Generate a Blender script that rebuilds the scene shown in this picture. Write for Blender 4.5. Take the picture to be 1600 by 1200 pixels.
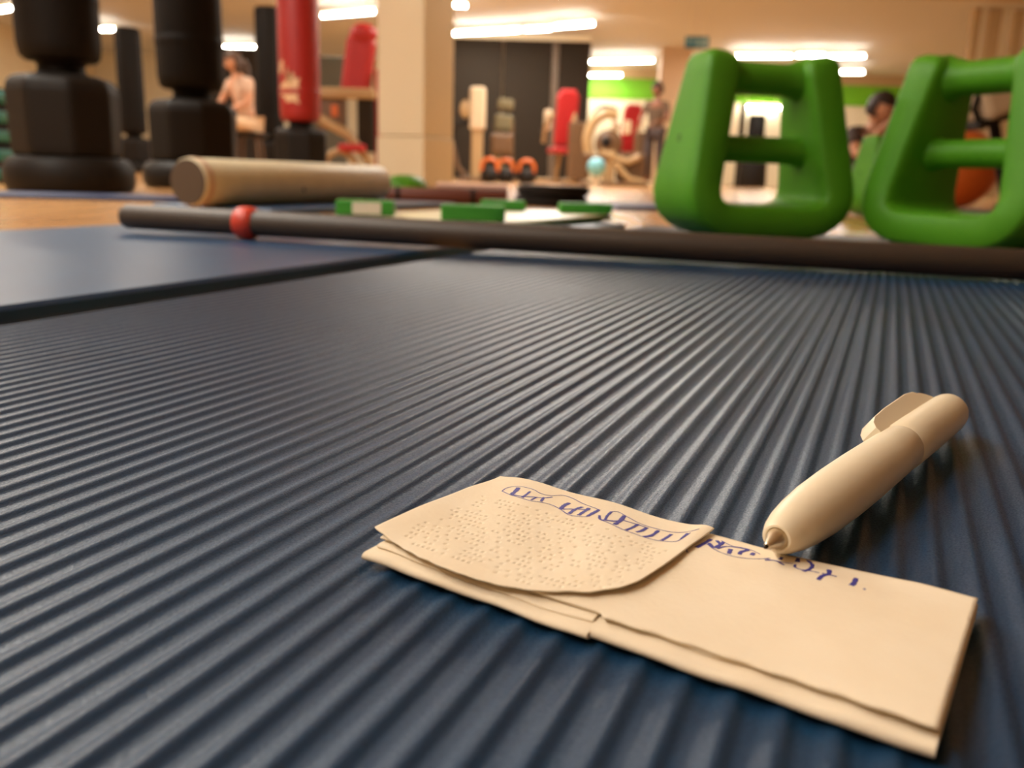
import bpy, bmesh, math, random
from mathutils import Vector, Matrix, Quaternion
random.seed(7)
for o in list(bpy.data.objects): bpy.data.objects.remove(o)
C = bpy.context.scene.collection
R = math.radians
PI = math.pi
# ------------------------------------------------------------------ camera
FPX, PITCH, ROLL = 1345.33, .238096, .0310388      # focal length in px for 1600x1200
T = .015                                           # exercise mat thickness
CAMZ = T + .092
cam_d = bpy.data.cameras.new('camera'); cam = bpy.data.objects.new('camera', cam_d); C.objects.link(cam)
cp, sp, cr, sr = math.cos(PITCH), math.sin(PITCH), math.cos(ROLL), math.sin(ROLL)
fw = Vector((0, cp, -sp)); r0 = Vector((1, 0, 0)); u0 = Vector((0, sp, cp))
rt = r0 * cr + u0 * sr; up = r0 * -sr + u0 * cr
M = Matrix((rt, up, -fw)).transposed().to_4x4(); M.translation = (0, 0, CAMZ)
cam.matrix_world = M
cam_d.sensor_width = 36; cam_d.lens = FPX / 1600 * 36; cam_d.clip_start = .005; cam_d.clip_end = 100
cam_d.dof.use_dof = True; cam_d.dof.focus_distance = .255; cam_d.dof.aperture_fstop = 13.0
bpy.context.scene.camera = cam
# ------------------------------------------------------------------ world, exposure
sc = bpy.context.scene
sc.view_settings.view_transform = 'Standard'; sc.view_settings.look = 'None'
sc.view_settings.gamma = 1; sc.view_settings.use_curve_mapping = False
sc.view_settings.exposure = 0.2
w = bpy.data.worlds.new('world'); sc.world = w; w.use_nodes = True
w.node_tree.nodes['Background'].inputs[0].default_value = (1, .85, .62, 1)
w.node_tree.nodes['Background'].inputs[1].default_value = .15
LIGHT = (1, .94, .84)
TUBE_W = 34.0

def ray(x, y):
    X, Y = (x - 800) / FPX, (y - 600) / FPX
    X, Y = cr * X + sr * Y, -sr * X + cr * Y
    return X, cp - sp * Y, sp + cp * Y
def at(x, y, Y):                 # point at distance Y ahead
    a, b, c = ray(x, y); t = Y / b
    return Vector((a * t, Y, CAMZ - c * t))
def gz(x, y, z=0):               # point at height z
    a, b, c = ray(x, y); t = (CAMZ - z) / c
    return Vector((a * t, b * t, z))
# ------------------------------------------------------------------ materials
def lin(c):
    return tuple((v / 255 / 12.92 if v / 255 <= .04045 else ((v / 255 + .055) / 1.055) ** 2.4) for v in c) + (1,)
def mat(name, rgb, rough=.6, metal=0, spec=.5, noise=None, bump=None, coat=0, emit=None, var=None):
    m = bpy.data.materials.new(name); m.use_nodes = True
    n = m.node_tree.nodes; l = m.node_tree.links; b = n['Principled BSDF']
    b.inputs['Base Color'].default_value = lin(rgb); b.inputs['Roughness'].default_value = rough
    b.inputs['Metallic'].default_value = metal; b.inputs['Specular IOR Level'].default_value = spec
    b.inputs['Coat Weight'].default_value = coat
    tc = n.new('ShaderNodeTexCoord')
    if noise or var:
        sc_, rgb2 = noise or var
        t = n.new('ShaderNodeTexNoise'); t.inputs['Scale'].default_value = sc_; t.inputs['Detail'].default_value = 5
        l.new(tc.outputs['Object'], t.inputs['Vector'])
        r = n.new('ShaderNodeValToRGB'); r.color_ramp.elements[0].position = .35; r.color_ramp.elements[1].position = .65
        r.color_ramp.elements[0].color = lin(rgb); r.color_ramp.elements[1].color = lin(rgb2)
        l.new(t.outputs['Fac'], r.inputs['Fac']); l.new(r.outputs['Color'], b.inputs['Base Color'])
    if bump:
        sc_, st, di = bump
        t = n.new('ShaderNodeTexNoise'); t.inputs['Scale'].default_value = sc_; t.inputs['Detail'].default_value = 3
        l.new(tc.outputs['Object'], t.inputs['Vector'])
        bp = n.new('ShaderNodeBump'); bp.inputs['Strength'].default_value = st; bp.inputs['Distance'].default_value = di
        l.new(t.outputs['Fac'], bp.inputs['Height']); l.new(bp.outputs['Normal'], b.inputs['Normal'])
    if emit:
        b.inputs['Emission Color'].default_value = emit[0] + (1,); b.inputs['Emission Strength'].default_value = emit[1]
    return m
def wood_mat():
    m = mat('wood floor', (196, 148, 96), .22); n = m.node_tree.nodes; l = m.node_tree.links; b = n['Principled BSDF']
    tc = n.new('ShaderNodeTexCoord'); mp = n.new('ShaderNodeMapping'); mp.inputs['Scale'].default_value = (3, .4, 1)
    t = n.new('ShaderNodeTexNoise'); t.inputs['Scale'].default_value = 4; t.inputs['Detail'].default_value = 6
    r = n.new('ShaderNodeValToRGB'); r.color_ramp.elements[0].position = .3; r.color_ramp.elements[1].position = .7
    r.color_ramp.elements[0].color = lin((190, 136, 80)); r.color_ramp.elements[1].color = lin((206, 158, 102))
    l.new(tc.outputs['Object'], mp.inputs[0]); l.new(mp.outputs[0], t.inputs['Vector']); l.new(t.outputs['Fac'], r.inputs['Fac'])
    l.new(r.outputs['Color'], b.inputs['Base Color'])
    return m
def foam_mat(name, c1, c2, rough, bst):
    m = mat(name, c1, rough, spec=.48); n = m.node_tree.nodes; l = m.node_tree.links; b = n['Principled BSDF']
    tc = n.new('ShaderNodeTexCoord')
    def nz(sc_, det):
        t = n.new('ShaderNodeTexNoise'); t.inputs['Scale'].default_value = sc_; t.inputs['Detail'].default_value = det
        l.new(tc.outputs['Object'], t.inputs['Vector']); return t
    def ramp(t, p0, p1, c0_, c1_):
        r = n.new('ShaderNodeValToRGB'); r.color_ramp.elements[0].position = p0; r.color_ramp.elements[1].position = p1
        r.color_ramp.elements[0].color = c0_; r.color_ramp.elements[1].color = c1_; l.new(t.outputs['Fac'], r.inputs['Fac']); return r
    grain, cloud = nz(1700, 2), nz(14, 4)
    col = ramp(cloud, .3, .7, lin(c1), lin(c2))
    pit = ramp(grain, .36, .46, (.35, .35, .35, 1), (1, 1, 1, 1))      # open pores of the foam skin
    mx = n.new('ShaderNodeMixRGB'); mx.blend_type = 'MULTIPLY'; mx.inputs[0].default_value = min(1, bst * 2)
    l.new(col.outputs['Color'], mx.inputs[1]); l.new(pit.outputs['Color'], mx.inputs[2]); l.new(mx.outputs[0], b.inputs['Base Color'])
    rg = n.new('ShaderNodeMapRange'); rg.inputs[1].default_value = .3; rg.inputs[2].default_value = .7
    rg.inputs[3].default_value = rough + .9 * bst; rg.inputs[4].default_value = rough - .2 * bst
    l.new(grain.outputs['Fac'], rg.inputs[0]); l.new(rg.outputs[0], b.inputs['Roughness'])
    bp = n.new('ShaderNodeBump'); bp.inputs['Strength'].default_value = bst; bp.inputs['Distance'].default_value = .0006
    l.new(grain.outputs['Fac'], bp.inputs['Height']); l.new(bp.outputs['Normal'], b.inputs['Normal'])
    return m
MT = dict(
    floor=wood_mat(),
    cream=mat('cream paint', (232, 214, 176), .7, var=(1.5, (226, 206, 166))),
    ceil=mat('ceiling paint', (218, 217, 210), .8),
    white=mat('white paint', (234, 222, 190), .6),
    pink=mat('pinkish paint', (224, 196, 162), .7),
    darkwall=mat('dark panel', (42, 34, 25), .8, spec=.2),
    trim=mat('brown trim', (96, 78, 60), .5),
    brownwall=mat('brown panel', (36, 28, 18), .6),
    greywall=mat('grey panel', (84, 82, 70), .6),
    green_paint=mat('lime paint', (112, 186, 22), .6),
    beam=mat('beam paint', (196, 168, 124), .7),
    mat_blue=foam_mat('ribbed blue foam', (16, 52, 82), (22, 59, 90), .34, .24),
    mat_blue2=foam_mat('smooth blue foam', (16, 58, 96), (22, 66, 104), .36, .04),
    navy=mat('navy foam', (30, 44, 86), .5),
    paper=mat('tissue paper', (240, 224, 198), .9, spec=.15, bump=(700, .35, .0003), var=(60, (236, 218, 190))),
    ink=mat('blue ink', (64, 60, 146), .6),
    pen=mat('ivory plastic', (238, 222, 192), .42),
    chrome=mat('steel', (226, 212, 186), .38, metal=1),
    dark_ball=mat('dark steel', (60, 52, 46), .3, metal=1),
    bar=mat('grey foam', (64, 52, 42), .55, bump=(900, .2, .0004)),
    red_rubber=mat('red rubber', (214, 66, 44), .45),
    green=mat('green plastic', (72, 138, 20), .5, spec=.3, bump=(1600, .1, .0003), var=(8, (80, 146, 26))),
    dgreen=mat('dark green plastic', (34, 96, 26), .5),
    roller=mat('beige foam', (228, 216, 184), .5, var=(20, (220, 208, 176))),
    roller_end=mat('grey foam end', (78, 64, 50), .8),
    roller_ring=mat('pink rim', (206, 170, 142), .6),
    cream_plastic=mat('pale plastic', (222, 214, 178), .4),
    step_green=mat('step green', (52, 140, 40), .5),
    label=mat('label white', (224, 214, 204), .5),
    black=mat('black vinyl', (20, 16, 13), .6, spec=.15),
    black2=mat('black plastic', (26, 21, 17), .55, spec=.2),
    brown_mat=mat('brown foam', (100, 50, 36), .6),
    pinkpad=mat('pink foam', (224, 186, 164), .6),
    red_vinyl=mat('red vinyl', (156, 26, 22), .5),
    logo=mat('logo cream', (214, 176, 136), .5),
    teal=mat('teal foam', (22, 136, 128), .5),
    frame=mat('beige enamel', (172, 142, 100), .4),
    olive=mat('olive upholstery', (104, 92, 60), .6),
    brown_metal=mat('brown enamel', (104, 76, 50), .45),
    seat_red=mat('red upholstery', (172, 30, 32), .5),
    pad_white=mat('cream upholstery', (206, 184, 152), .5),
    orange=mat('orange vinyl', (206, 100, 34), .4),
    sky=mat('light blue vinyl', (120, 184, 196), .45),
    sign=mat('sign blue', (36, 110, 124), .5),
    sign_mark=mat('sign marks', (160, 190, 186), .5),
    skin=mat('skin', (206, 150, 116), .55),
    skin2=mat('brown skin', (132, 84, 58), .55),
    hair=mat('dark hair', (44, 30, 24), .6),
    hair2=mat('brown hair', (74, 50, 32), .6),
    cloth_pink=mat('pale pink cotton', (206, 172, 148), .8),
    cloth_tan=mat('tan cotton', (214, 182, 146), .8),
    cloth_dark=mat('dark cotton', (66, 52, 48), .8),
    cloth_brown=mat('brown cotton', (92, 70, 50), .8),
    eye=mat('eye', (30, 24, 20), .3),
    lip=mat('lip', (160, 84, 70), .5),
    tube=mat('lit tube', (255, 244, 214), .5, emit=((1, .955, .87), 34.0)),
)
# ------------------------------------------------------------------ helpers
def link(name, me, m=None, parent=None, smooth=False, loc=None):
    o = bpy.data.objects.new(name, me); C.objects.link(o)
    if m is not None: me.materials.append(MT[m] if isinstance(m, str) else m)
    if smooth:
        for p in me.polygons: p.use_smooth = True
    if parent: o.parent = parent
    if loc is not None: o.location = loc
    return o
def tag(o, label=None, cat=None, group=None, kind=None):
    if label: o['label'] = label
    if cat: o['category'] = cat
    if group: o['group'] = group
    if kind: o['kind'] = kind
    return o
def thing(name, loc, label, cat, rz=0, group=None):
    o = bpy.data.objects.new(name, None); C.objects.link(o); o.empty_display_size = .05
    o.location = loc; o.rotation_euler = (0, 0, rz)
    return tag(o, label, cat, group)
def pydata(v, f):
    me = bpy.data.meshes.new('mesh'); me.from_pydata([tuple(p) for p in v], [], f); me.update()
    bm = bmesh.new(); bm.from_mesh(me); bmesh.ops.recalc_face_normals(bm, faces=bm.faces); bm.to_mesh(me); bm.free()
    return me
def box_me(c, s, bev=0, seg=2, rz=0, mtx=None, taper=None):
    bm = bmesh.new(); bmesh.ops.create_cube(bm, size=1)
    for v in bm.verts:
        k = 1
        if taper and v.co.z > 0: k = taper
        v.co = Vector((v.co.x * s[0] * k, v.co.y * s[1] * k, v.co.z * s[2]))
    if bev: bmesh.ops.bevel(bm, geom=bm.edges[:] , offset=bev, segments=seg, affect='EDGES', profile=.5)
    if mtx: bmesh.ops.transform(bm, matrix=mtx, verts=bm.verts)
    if rz: bmesh.ops.rotate(bm, cent=(0, 0, 0), matrix=Matrix.Rotation(rz, 3, 'Z'), verts=bm.verts)
    bmesh.ops.translate(bm, vec=c, verts=bm.verts)
    me = bpy.data.meshes.new('mesh'); bm.to_mesh(me); bm.free(); return me
def box(name, c, s, m, parent=None, bev=0, rz=0, taper=None, mtx=None, seg=2):
    return link(name, box_me(c, s, bev, seg, rz, mtx, taper), m, parent)
def ring_mesh(rings, closed=False, cap=True):
    n = len(rings[0]); v = [p for r in rings for p in r]; f = []
    k = len(rings)
    for i in range(k if closed else k - 1):
        a, b = i * n, ((i + 1) % k) * n
        for j in range(n):
            f.append((a + j, a + (j + 1) % n, b + (j + 1) % n, b + j))
    if cap and not closed:
        f.append(tuple(range(n))[::-1]); f.append(tuple((k - 1) * n + j for j in range(n)))
    return pydata(v, f)
def lathe_me(prof, n=32, cap=True, mtx=None):
    rings = [[Vector((max(r, 1e-5) * math.cos(2 * PI * j / n), max(r, 1e-5) * math.sin(2 * PI * j / n), z)) for j in range(n)] for r, z in prof]
    if mtx: rings = [[mtx @ p for p in r] for r in rings]
    return ring_mesh(rings, cap=cap)
def lathe(name, prof, m, parent=None, n=32, smooth=True, mtx=None):
    me = lathe_me(prof, n, mtx=mtx); o = link(name, me, m, parent, smooth)
    if smooth:
        try: me.set_sharp_from_angle(angle=R(40))
        except Exception: pass
    return o
def spline(pts, k=6):
    pts = [Vector(p) for p in pts]; out = []
    for i in range(len(pts) - 1):
        p0 = pts[max(i - 1, 0)]; p1 = pts[i]; p2 = pts[i + 1]; p3 = pts[min(i + 2, len(pts) - 1)]
        for j in range(k):
            t = j / k
            out.append(.5 * (2 * p1 + (p2 - p0) * t + (2 * p0 - 5 * p1 + 4 * p2 - p3) * t * t + (3 * p1 - p0 - 3 * p2 + p3) * t ** 3))
    out.append(pts[-1]); return out
def tube_me(pts, r, n=12, radii=None, flat=1.0):
    pts = [Vector(p) for p in pts]; rings = []; nrm = None
    for i, p in enumerate(pts):
        d = (pts[min(i + 1, len(pts) - 1)] - pts[max(i - 1, 0)]).normalized()
        if nrm is None:
            a = Vector((0, 0, 1)) if abs(d.z) < .9 else Vector((1, 0, 0)); nrm = (a - d * a.dot(d)).normalized()
        else: nrm = (nrm - d * nrm.dot(d)).normalized()
        b = d.cross(nrm); rr = radii[i] if radii else r
        rings.append([p + (nrm * math.cos(2 * PI * j / n) * flat + b * math.sin(2 * PI * j / n)) * rr for j in range(n)])
    return ring_mesh(rings)
def tube(name, pts, r, m, parent=None, n=12, radii=None, flat=1.0):
    me = tube_me(pts, r, n, radii, flat); o = link(name, me, m, parent, True)
    try: me.set_sharp_from_angle(angle=R(50))
    except Exception: pass
    return o
def ball(name, c, r, m, parent=None, s=(1, 1, 1), seg=24):
    bm = bmesh.new(); bmesh.ops.create_uvsphere(bm, u_segments=seg, v_segments=seg // 2, radius=r)
    for v in bm.verts: v.co = Vector((v.co.x * s[0] + c[0], v.co.y * s[1] + c[1], v.co.z * s[2] + c[2]))
    me = bpy.data.meshes.new('mesh'); bm.to_mesh(me); bm.free(); return link(name, me, m, parent, True)
def copy_tree(o, parent=None):
    c = o.copy(); C.objects.link(c); c.parent = parent
    for ch in [x for x in o.children]: copy_tree(ch, c)
    return c
def struct(o): o['kind'] = 'structure'; return o

# ------------------------------------------------------------------ the room
CEIL, FAR, LX, RX, BK = 2.75, 22.4, -10.5, 11.6, -4.0
struct(box('floor', ((LX + RX) / 2, (FAR + BK) / 2, -.05), (RX - LX, FAR - BK, .1), 'floor'))
struct(box('ceiling', ((LX + RX) / 2, (FAR + BK) / 2, CEIL + .05), (RX - LX, FAR - BK, .1), 'ceil'))
struct(box('wall_left', (LX - .05, (FAR + BK) / 2, CEIL / 2), (.1, FAR - BK, CEIL), 'cream'))
struct(box('wall_right', (RX + .05, (FAR + BK) / 2, CEIL / 2), (.1, FAR - BK, CEIL), 'pink'))
struct(box('wall_back', ((LX + RX) / 2, BK - .05, CEIL / 2), (RX - LX, .1, CEIL), 'cream'))
struct(box('wall_far', ((LX + RX) / 2, FAR + .05, CEIL / 2), (RX - LX, .1, CEIL), 'white'))
gx0 = at(915, 150, FAR).x
gb = at(1180, 161, FAR).z
struct(box('trim_1', ((gx0 + RX) / 2, FAR - .02, (gb + 2.5) / 2), (RX - gx0, .04, 2.5 - gb), 'green_paint'))
struct(box('trim_2', ((gx0 + RX) / 2, FAR - .03, 2.625), (RX - gx0, .06, .25), 'beam'))
# ceiling beam near the top of the picture
struct(box('trim_3', ((LX + RX) / 2, 12.9, CEIL - .03), (RX - LX, .35, .06), 'beam'))
# dark partition with vertical battens
a, b = at(704, 150, 17.6).x, at(920, 150, 17.6).x
pw = thing('wall_partition', ((a + b) / 2, 17.6, 0), None, None); struct(pw)
j = at(866, 150, 17.6).x; jm = at(785, 150, 17.6).x
for x0, x1 in ((a, jm - .01), (jm, j - .06), (j + .06, b)):
    box('panel', ((x0 + x1) / 2 - pw.location.x, .05, 1.32), (x1 - x0, .08, 2.62), 'darkwall', pw, .006)
box('batten', (j - pw.location.x, .03, 1.32), (.11, .1, 2.62), 'trim', pw, .006)
box('rail', (0, .04, 2.68), (b - a, .1, .1), 'white', pw, .006)
# brown and grey panels left of the pillar
q0, q1 = at(330, 90, 18.5).x, at(405, 90, 18.5).x
struct(box('wall_brown', ((q0 + q1) / 2, 18.5, 1.22), (q1 - q0 + .6, .1, 2.44), 'brownwall', None, .01))
q0, q1 = at(480, 120, 15).x, at(541, 120, 15).x
struct(box('wall_grey', ((q0 + q1) / 2, 15, .95), (q1 - q0, .1, 1.9), 'greywall', None, .01))
# pale column at the right of the green band
q0, q1 = at(1030, 120, 19).x, at(1076, 120, 19).x
struct(box('wall_column', ((q0 + q1) / 2, 19, CEIL / 2), (q1 - q0, .4, CEIL), 'pink', None, .01))
# right wall fittings: door frame posts
for k, (px, wd) in enumerate(((1520, .12), (1548, .2), (1585, .16))):
    p = at(px, 60, 14.0)
    struct(box('trim_%d' % (k + 4), (p.x, 14.0, CEIL / 2), (wd, .12, CEIL), 'beam', None, .01))
# pillar
pl = thing('wall_pillar', (at(650, 200, 6.9).x, 6.9, 0), None, None, R(-27)); struct(pl)
SP = .415
zj = at(650, 213, 6.6).z
box('shaft', (0, 0, (CEIL + zj) / 2), (SP, SP, CEIL - zj - .012), 'white', pl, .008)
box('plinth', (0, 0, zj / 2), (SP + .012, SP + .012, zj), 'white', pl, .008)

# ------------------------------------------------------------------ ceiling tubes
def tube_light(p0, p1, label, power, group=None):
    p0, p1 = Vector(p0), Vector(p1); c = (p0 + p1) / 2; d = p1 - p0; L = d.length
    o = thing('tube_light', c, label, 'light', math.atan2(d.y, d.x), group)
    box('housing', (0, 0, .042), (L, .06, .03), 'white', o, .008)
    for s in (-.35, .35): tube('hanger', [(s * L, 0, .05), (s * L, 0, CEIL - c.z)], .008, 'white', o, 8)
    me = tube_me([(-L / 2 + .015, 0, -.01), (L / 2 - .015, 0, -.01)], .026, 12)
    link('tube', me, 'tube', o, True)
    for s in (-1, 1): box('end_cap', (s * (L / 2 - .008), 0, -.005), (.016, .07, .07), 'white', o, .006)
    if power:
        ld = bpy.data.lights.new('lamp', 'AREA'); ld.shape = 'RECTANGLE'; ld.size = L; ld.size_y = .05
        ld.energy = power; ld.color = LIGHT
        lo = bpy.data.objects.new('lamp', ld); C.objects.link(lo); lo.parent = o; lo.location = (0, 0, -.04)
    return o
TZ = 2.6
seen = [((503, 24), (588, 17), 'lit ceiling tube left of the white pillar top'),
        ((672, 4), (730, 8), 'short lit ceiling tube at top edge right of the pillar'),
        ((705, 52), (815, 46), 'long lit ceiling tube in front of the dark panels, beside the pillar'),
        ((820, 46), (864, 43), 'short middle tube of the row above the dark panels'),
        ((866, 41), (930, 36), 'rightmost tube of the row above the dark panels'),
        ((922, 96), (1022, 94), 'upper of two lit tubes left of the green weights, over the lime wall'),
        ((920, 117), (972, 117), 'lower shorter lit tube against the lime wall'),
        ((1141, 87), (1238, 87), 'long lit tube above the left green weight'),
        ((1244, 86), (1290, 86), 'short lit tube in the middle of the row above the left green weight'),
        ((1293, 88), (1352, 87), 'lit tube above the gap between the two green weights'),
        ((1308, 112), (1350, 112), 'small lower lit tube between the two green weights'),
        ((340, 73), (400, 73), 'lit tube over the brown panel beside the red bag'),
        ((150, 45), (184, 45), 'small lit tube seen right of the nearest black bag'),
        ((0, 15), (32, 10), 'lit tube in the top left corner')]
for a, b, lab in seen:
    A, B = gz(*a, TZ), gz(*b, TZ)
    if max(A.y, B.y) > FAR - .4:
        k = (FAR - .5) / max(A.y, B.y); A = Vector((A.x * k, A.y * k, CAMZ + (TZ - CAMZ) * k)); B = Vector((B.x * k, B.y * k, A.z))
    tube_light(A, B, lab, 30 * (B - A).length)
A, B = at(1157, 166, FAR - .15), at(1222, 164, FAR - .15); B.z = A.z
tube_light(A, B, 'lit tube low on the far wall seen through the left green weight', 0)
for k, (x, y) in enumerate(((-2.2, -.3), (-2.3, 1.6), (0.25, 8.4), (0.4, 10.4), (0.5, 12.3), (-3.4, 8.4), (-6.5, 9.5), (-6.5, 4.5), (-8.6, 10.6), (4.6, 10.9), (-3.0, 4.0))):  # front row and left pair inferred from sheen and shadows, rest added to brighten
    tube_light((x, y - .75, TZ), (x, y + .75, TZ), 'unseen ceiling tube placed for its light', TUBE_W * (1.6 if k < 2 else 2.0 if k < 5 else 2.6 if k == 10 else .9), 'ceiling tubes outside the picture')

# ------------------------------------------------------------------ exercise mats
AZ = .40273; ca, sa = math.cos(AZ), math.sin(AZ)
def ns(n, s): return Vector((n * ca + s * sa, -n * sa + s * ca, 0))
PIT, PH = .0092043, .002578
def ridge(n):
    t = ((n - PH) / PIT + .5) % 1.0          # gentle left slope, crest at .5, steeper right slope into a round valley
    ph = PI * (t / .5 if t < .5 else 1 + (t - .5) / .5)
    if t < .5: u = t / .5; return (.5 - .5 * math.cos(PI * u)) ** 1.05
    u = min(1, (t - .5) / .36); return (.5 + .5 * math.cos(PI * u)) ** 1.2
def ribbed_mat():
    n0, n1, s0, s1 = -.468, .25, -.12, 1.785
    per = 14; nn = int((n1 - n0) / PIT * per); S = [s0 + (s1 - s0) * (i / 110) for i in range(111)]
    v, f = [], []
    rng = random.Random(3)
    ph = [rng.random() * 6.28 for _ in range(8)]
    N = [n0 + (n1 - n0) * i / nn for i in range(nn + 1)]
    for s in S:
        for n in N:
            wob = .0004 * math.sin(s * 5 + ph[0]) + .0001 * math.sin(s * 17 + ph[1] + n * 7)
            e = min(1, (n - n0) / .006, (n1 - n) / .006)
            z = T - .0012 + .0012 * ridge(n + wob) * max(e, 0)
            z += .0005 * math.sin(s * 6 + ph[2]) * math.sin(n * 9 + ph[3]) - .0005
            nick = math.exp(-((s - (.505 + .25 * (n + .0))) / .0022) ** 2) * (1 if abs(n - .0) < .09 else 0)
            z -= .0005 * nick * ridge(n + wob)
            z -= .006 * max(0, 1 - e) ** 2
            q = ns(n, s); v.append((q.x, q.y, z))
    W = nn + 1
    for i in range(len(S) - 1):
        for k in range(nn): f.append((i * W + k, i * W + k + 1, (i + 1) * W + k + 1, (i + 1) * W + k))
    # skirt and underside
    border = [k for k in range(W)] + [i * W + nn for i in range(1, len(S))] + [(len(S) - 1) * W + k for k in range(nn - 1, -1, -1)] + [i * W for i in range(len(S) - 2, 0, -1)]
    base = len(v)
    for bi in border: v.append((v[bi][0], v[bi][1], .0005))
    L = len(border)
    for i in range(L): f.append((border[i], border[(i + 1) % L], base + (i + 1) % L, base + i))
    f.append(tuple(base + i for i in range(L)))
    me = bpy.data.meshes.new('mesh'); me.from_pydata(v, [], f); me.update()
    bm = bmesh.new(); bm.from_mesh(me); bmesh.ops.recalc_face_normals(bm, faces=bm.faces); bm.to_mesh(me); bm.free()
    for i, p in enumerate(me.polygons): p.use_smooth = i < (len(S) - 1) * nn
    o = link('exercise_mat', me, 'mat_blue')
    tag(o, 'ribbed blue foam exercise mat under the napkin and pen', 'exercise mat')
ribbed_mat()
def flat_mat(name, n0, n1, s0, s1, t, m, label, mx=30):
    # slab with rounded rim in the mat frame
    v, f = [], []
    prof = [(0, .0004), (-.0, t * .35), (.0008, t * .8), (.004, t)]
    ringsv = []
    for off, z in prof:
        r = []
        pts = [(n0 + off, s0 + off), (n1 - off, s0 + off), (n1 - off, s1 - off), (n0 + off, s1 - off)]
        for k in range(4):
            A, B = pts[k], pts[(k + 1) % 4]
            for i in range(mx):
                tt = i / mx; q = ns(A[0] + (B[0] - A[0]) * tt, A[1] + (B[1] - A[1]) * tt); r.append(Vector((q.x, q.y, z)))
        ringsv.append(r)
    me = ring_mesh(ringsv); o = link(name, me, m)
    return tag(o, label, 'exercise mat')
flat_mat('exercise_mat', -1.085, -.517, -.5, 1.80, T, 'mat_blue2', 'smooth blue exercise mat across the dark gap, under the step board')
flat_mat('exercise_mat', -1.66, -1.30, 1.62, 2.55, .014, 'mat_blue2', 'blue mat lying under the beige foam roller')
def strip_mat(p0, p1, depth, t, label):
    d = (p1 - p0); L = d.length; rz = math.atan2(d.y, d.x); nrm = Vector((-d.y, d.x, 0)).normalized()
    c = (p0 + p1) / 2 + nrm * depth / 2
    o = box('exercise_mat', (0, 0, t / 2), (L, depth, t), 'navy', None, .004); o.location = (c.x, c.y, .0005); o.rotation_euler.z = rz
    tag(o, label, 'exercise mat'); return o
strip_mat(Vector((-1.75, 2.42, 0)), Vector((-.86, 2.56, 0)), .24, .012, 'thin navy mat on the floor in front of the nearest black bag')
strip_mat(gz(965, 328), gz(1240, 334), .55, .012, 'navy mat on the floor behind the left green weight')
strip_mat(gz(1440, 335), gz(1640, 341), .6, .014, 'navy mat on the floor behind the right green weight')

# ------------------------------------------------------------------ napkin
NO = Vector((-.0343, .192, T)); NU = Vector((.836, -.5486, 0)); NV = Vector((.5486, .836, 0))
napkin = thing('paper_napkin', NO, 'folded cream paper napkin with blue handwriting on the ribbed mat', 'napkin', math.atan2(-.5486, .836))
mm = .001
def sm(x, a, b):
    t = min(1, max(0, (x - a) / (b - a))); return t * t * (3 - 2 * t)
def top_z(u, v):                   # height of the top sheet in mm
    z = 4.5 + .3 * math.sin(u * .06 + 1) + .2 * math.sin(u * .11 + v * .09)
    z += .45 * sm(u, 95, 125)
    z -= 1.3 * sm(v, 44, 63) * (1 - .4 * sm(u, 105, 125))
    z -= .9 * math.exp(-((u - 84) / 16) ** 2) * sm(v, 45, 62)
    z -= .5 * (1 - sm(v, 2, 8))
    return z
def flap_front(u):
    P = [(-3, 6.9), (2, 5.2), (7, 3.9), (15, 1.8), (23.4, .6), (30, .7), (36.7, 1.6), (47.8, 4.9), (56.4, 9.5), (61, 15), (62.8, 20), (63.9, 36)]
    for (a, b), (c, d) in zip(P, P[1:]):
        if u <= c: return b + (d - b) * (u - a) / (c - a)
    return P[-1][1]
def flap_z(u, v):
    z = top_z(max(u, 0), v) + .55
    z += 1.3 * sm(u, 40, 64) * (1 - sm(v, 30, 55)) * (.6 + .4 * sm(u, 55, 64))
    z += .5 * (1 - sm(v, 2, 16)) * sm(u, 5, 30)
    z += .8 * math.exp(-((u - 62) / 3) ** 2) * sm(v, 40, 60)
    z += .25 * math.sin(u * .23 + v * .1) * sm(v, 10, 30) + .6 * (1 - sm(u, -3, 8)) * (1 - sm(v, 10, 40))
    return z
def sheet(name, us, vs_of, zf, th, parent, edge=.0):
    # us: list of u; vs_of(u) -> list of v ; zf(u, v) mm
    cols = [vs_of(u) for u in us]; nv = len(cols[0]); v, f = [], []
    for lay in (0, 1):
        for u, vs in zip(us, cols):
            for q in vs: v.append((u * mm, q * mm, (zf(u, q) - lay * th) * mm))
    K = len(us) * nv
    for i in range(len(us) - 1):
        for k in range(nv - 1):
            a = i * nv + k; f.append((a, a + nv, a + nv + 1, a + 1)); f.append((K + a, K + a + 1, K + a + nv + 1, K + a + nv))
    per = [i * nv for i in range(len(us))] + [(len(us) - 1) * nv + k for k in range(1, nv)] + [i * nv + nv - 1 for i in range(len(us) - 2, -1, -1)] + [k for k in range(nv - 2, 0, -1)]
    for a, b in zip(per, per[1:] + per[:1]): f.append((a, b, K + b, K + a))
    return link(name, pydata(v, f), 'paper', parent, True)
def lin_(a, b, n): return [a + (b - a) * i / (n - 1) for i in range(n)]
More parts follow.
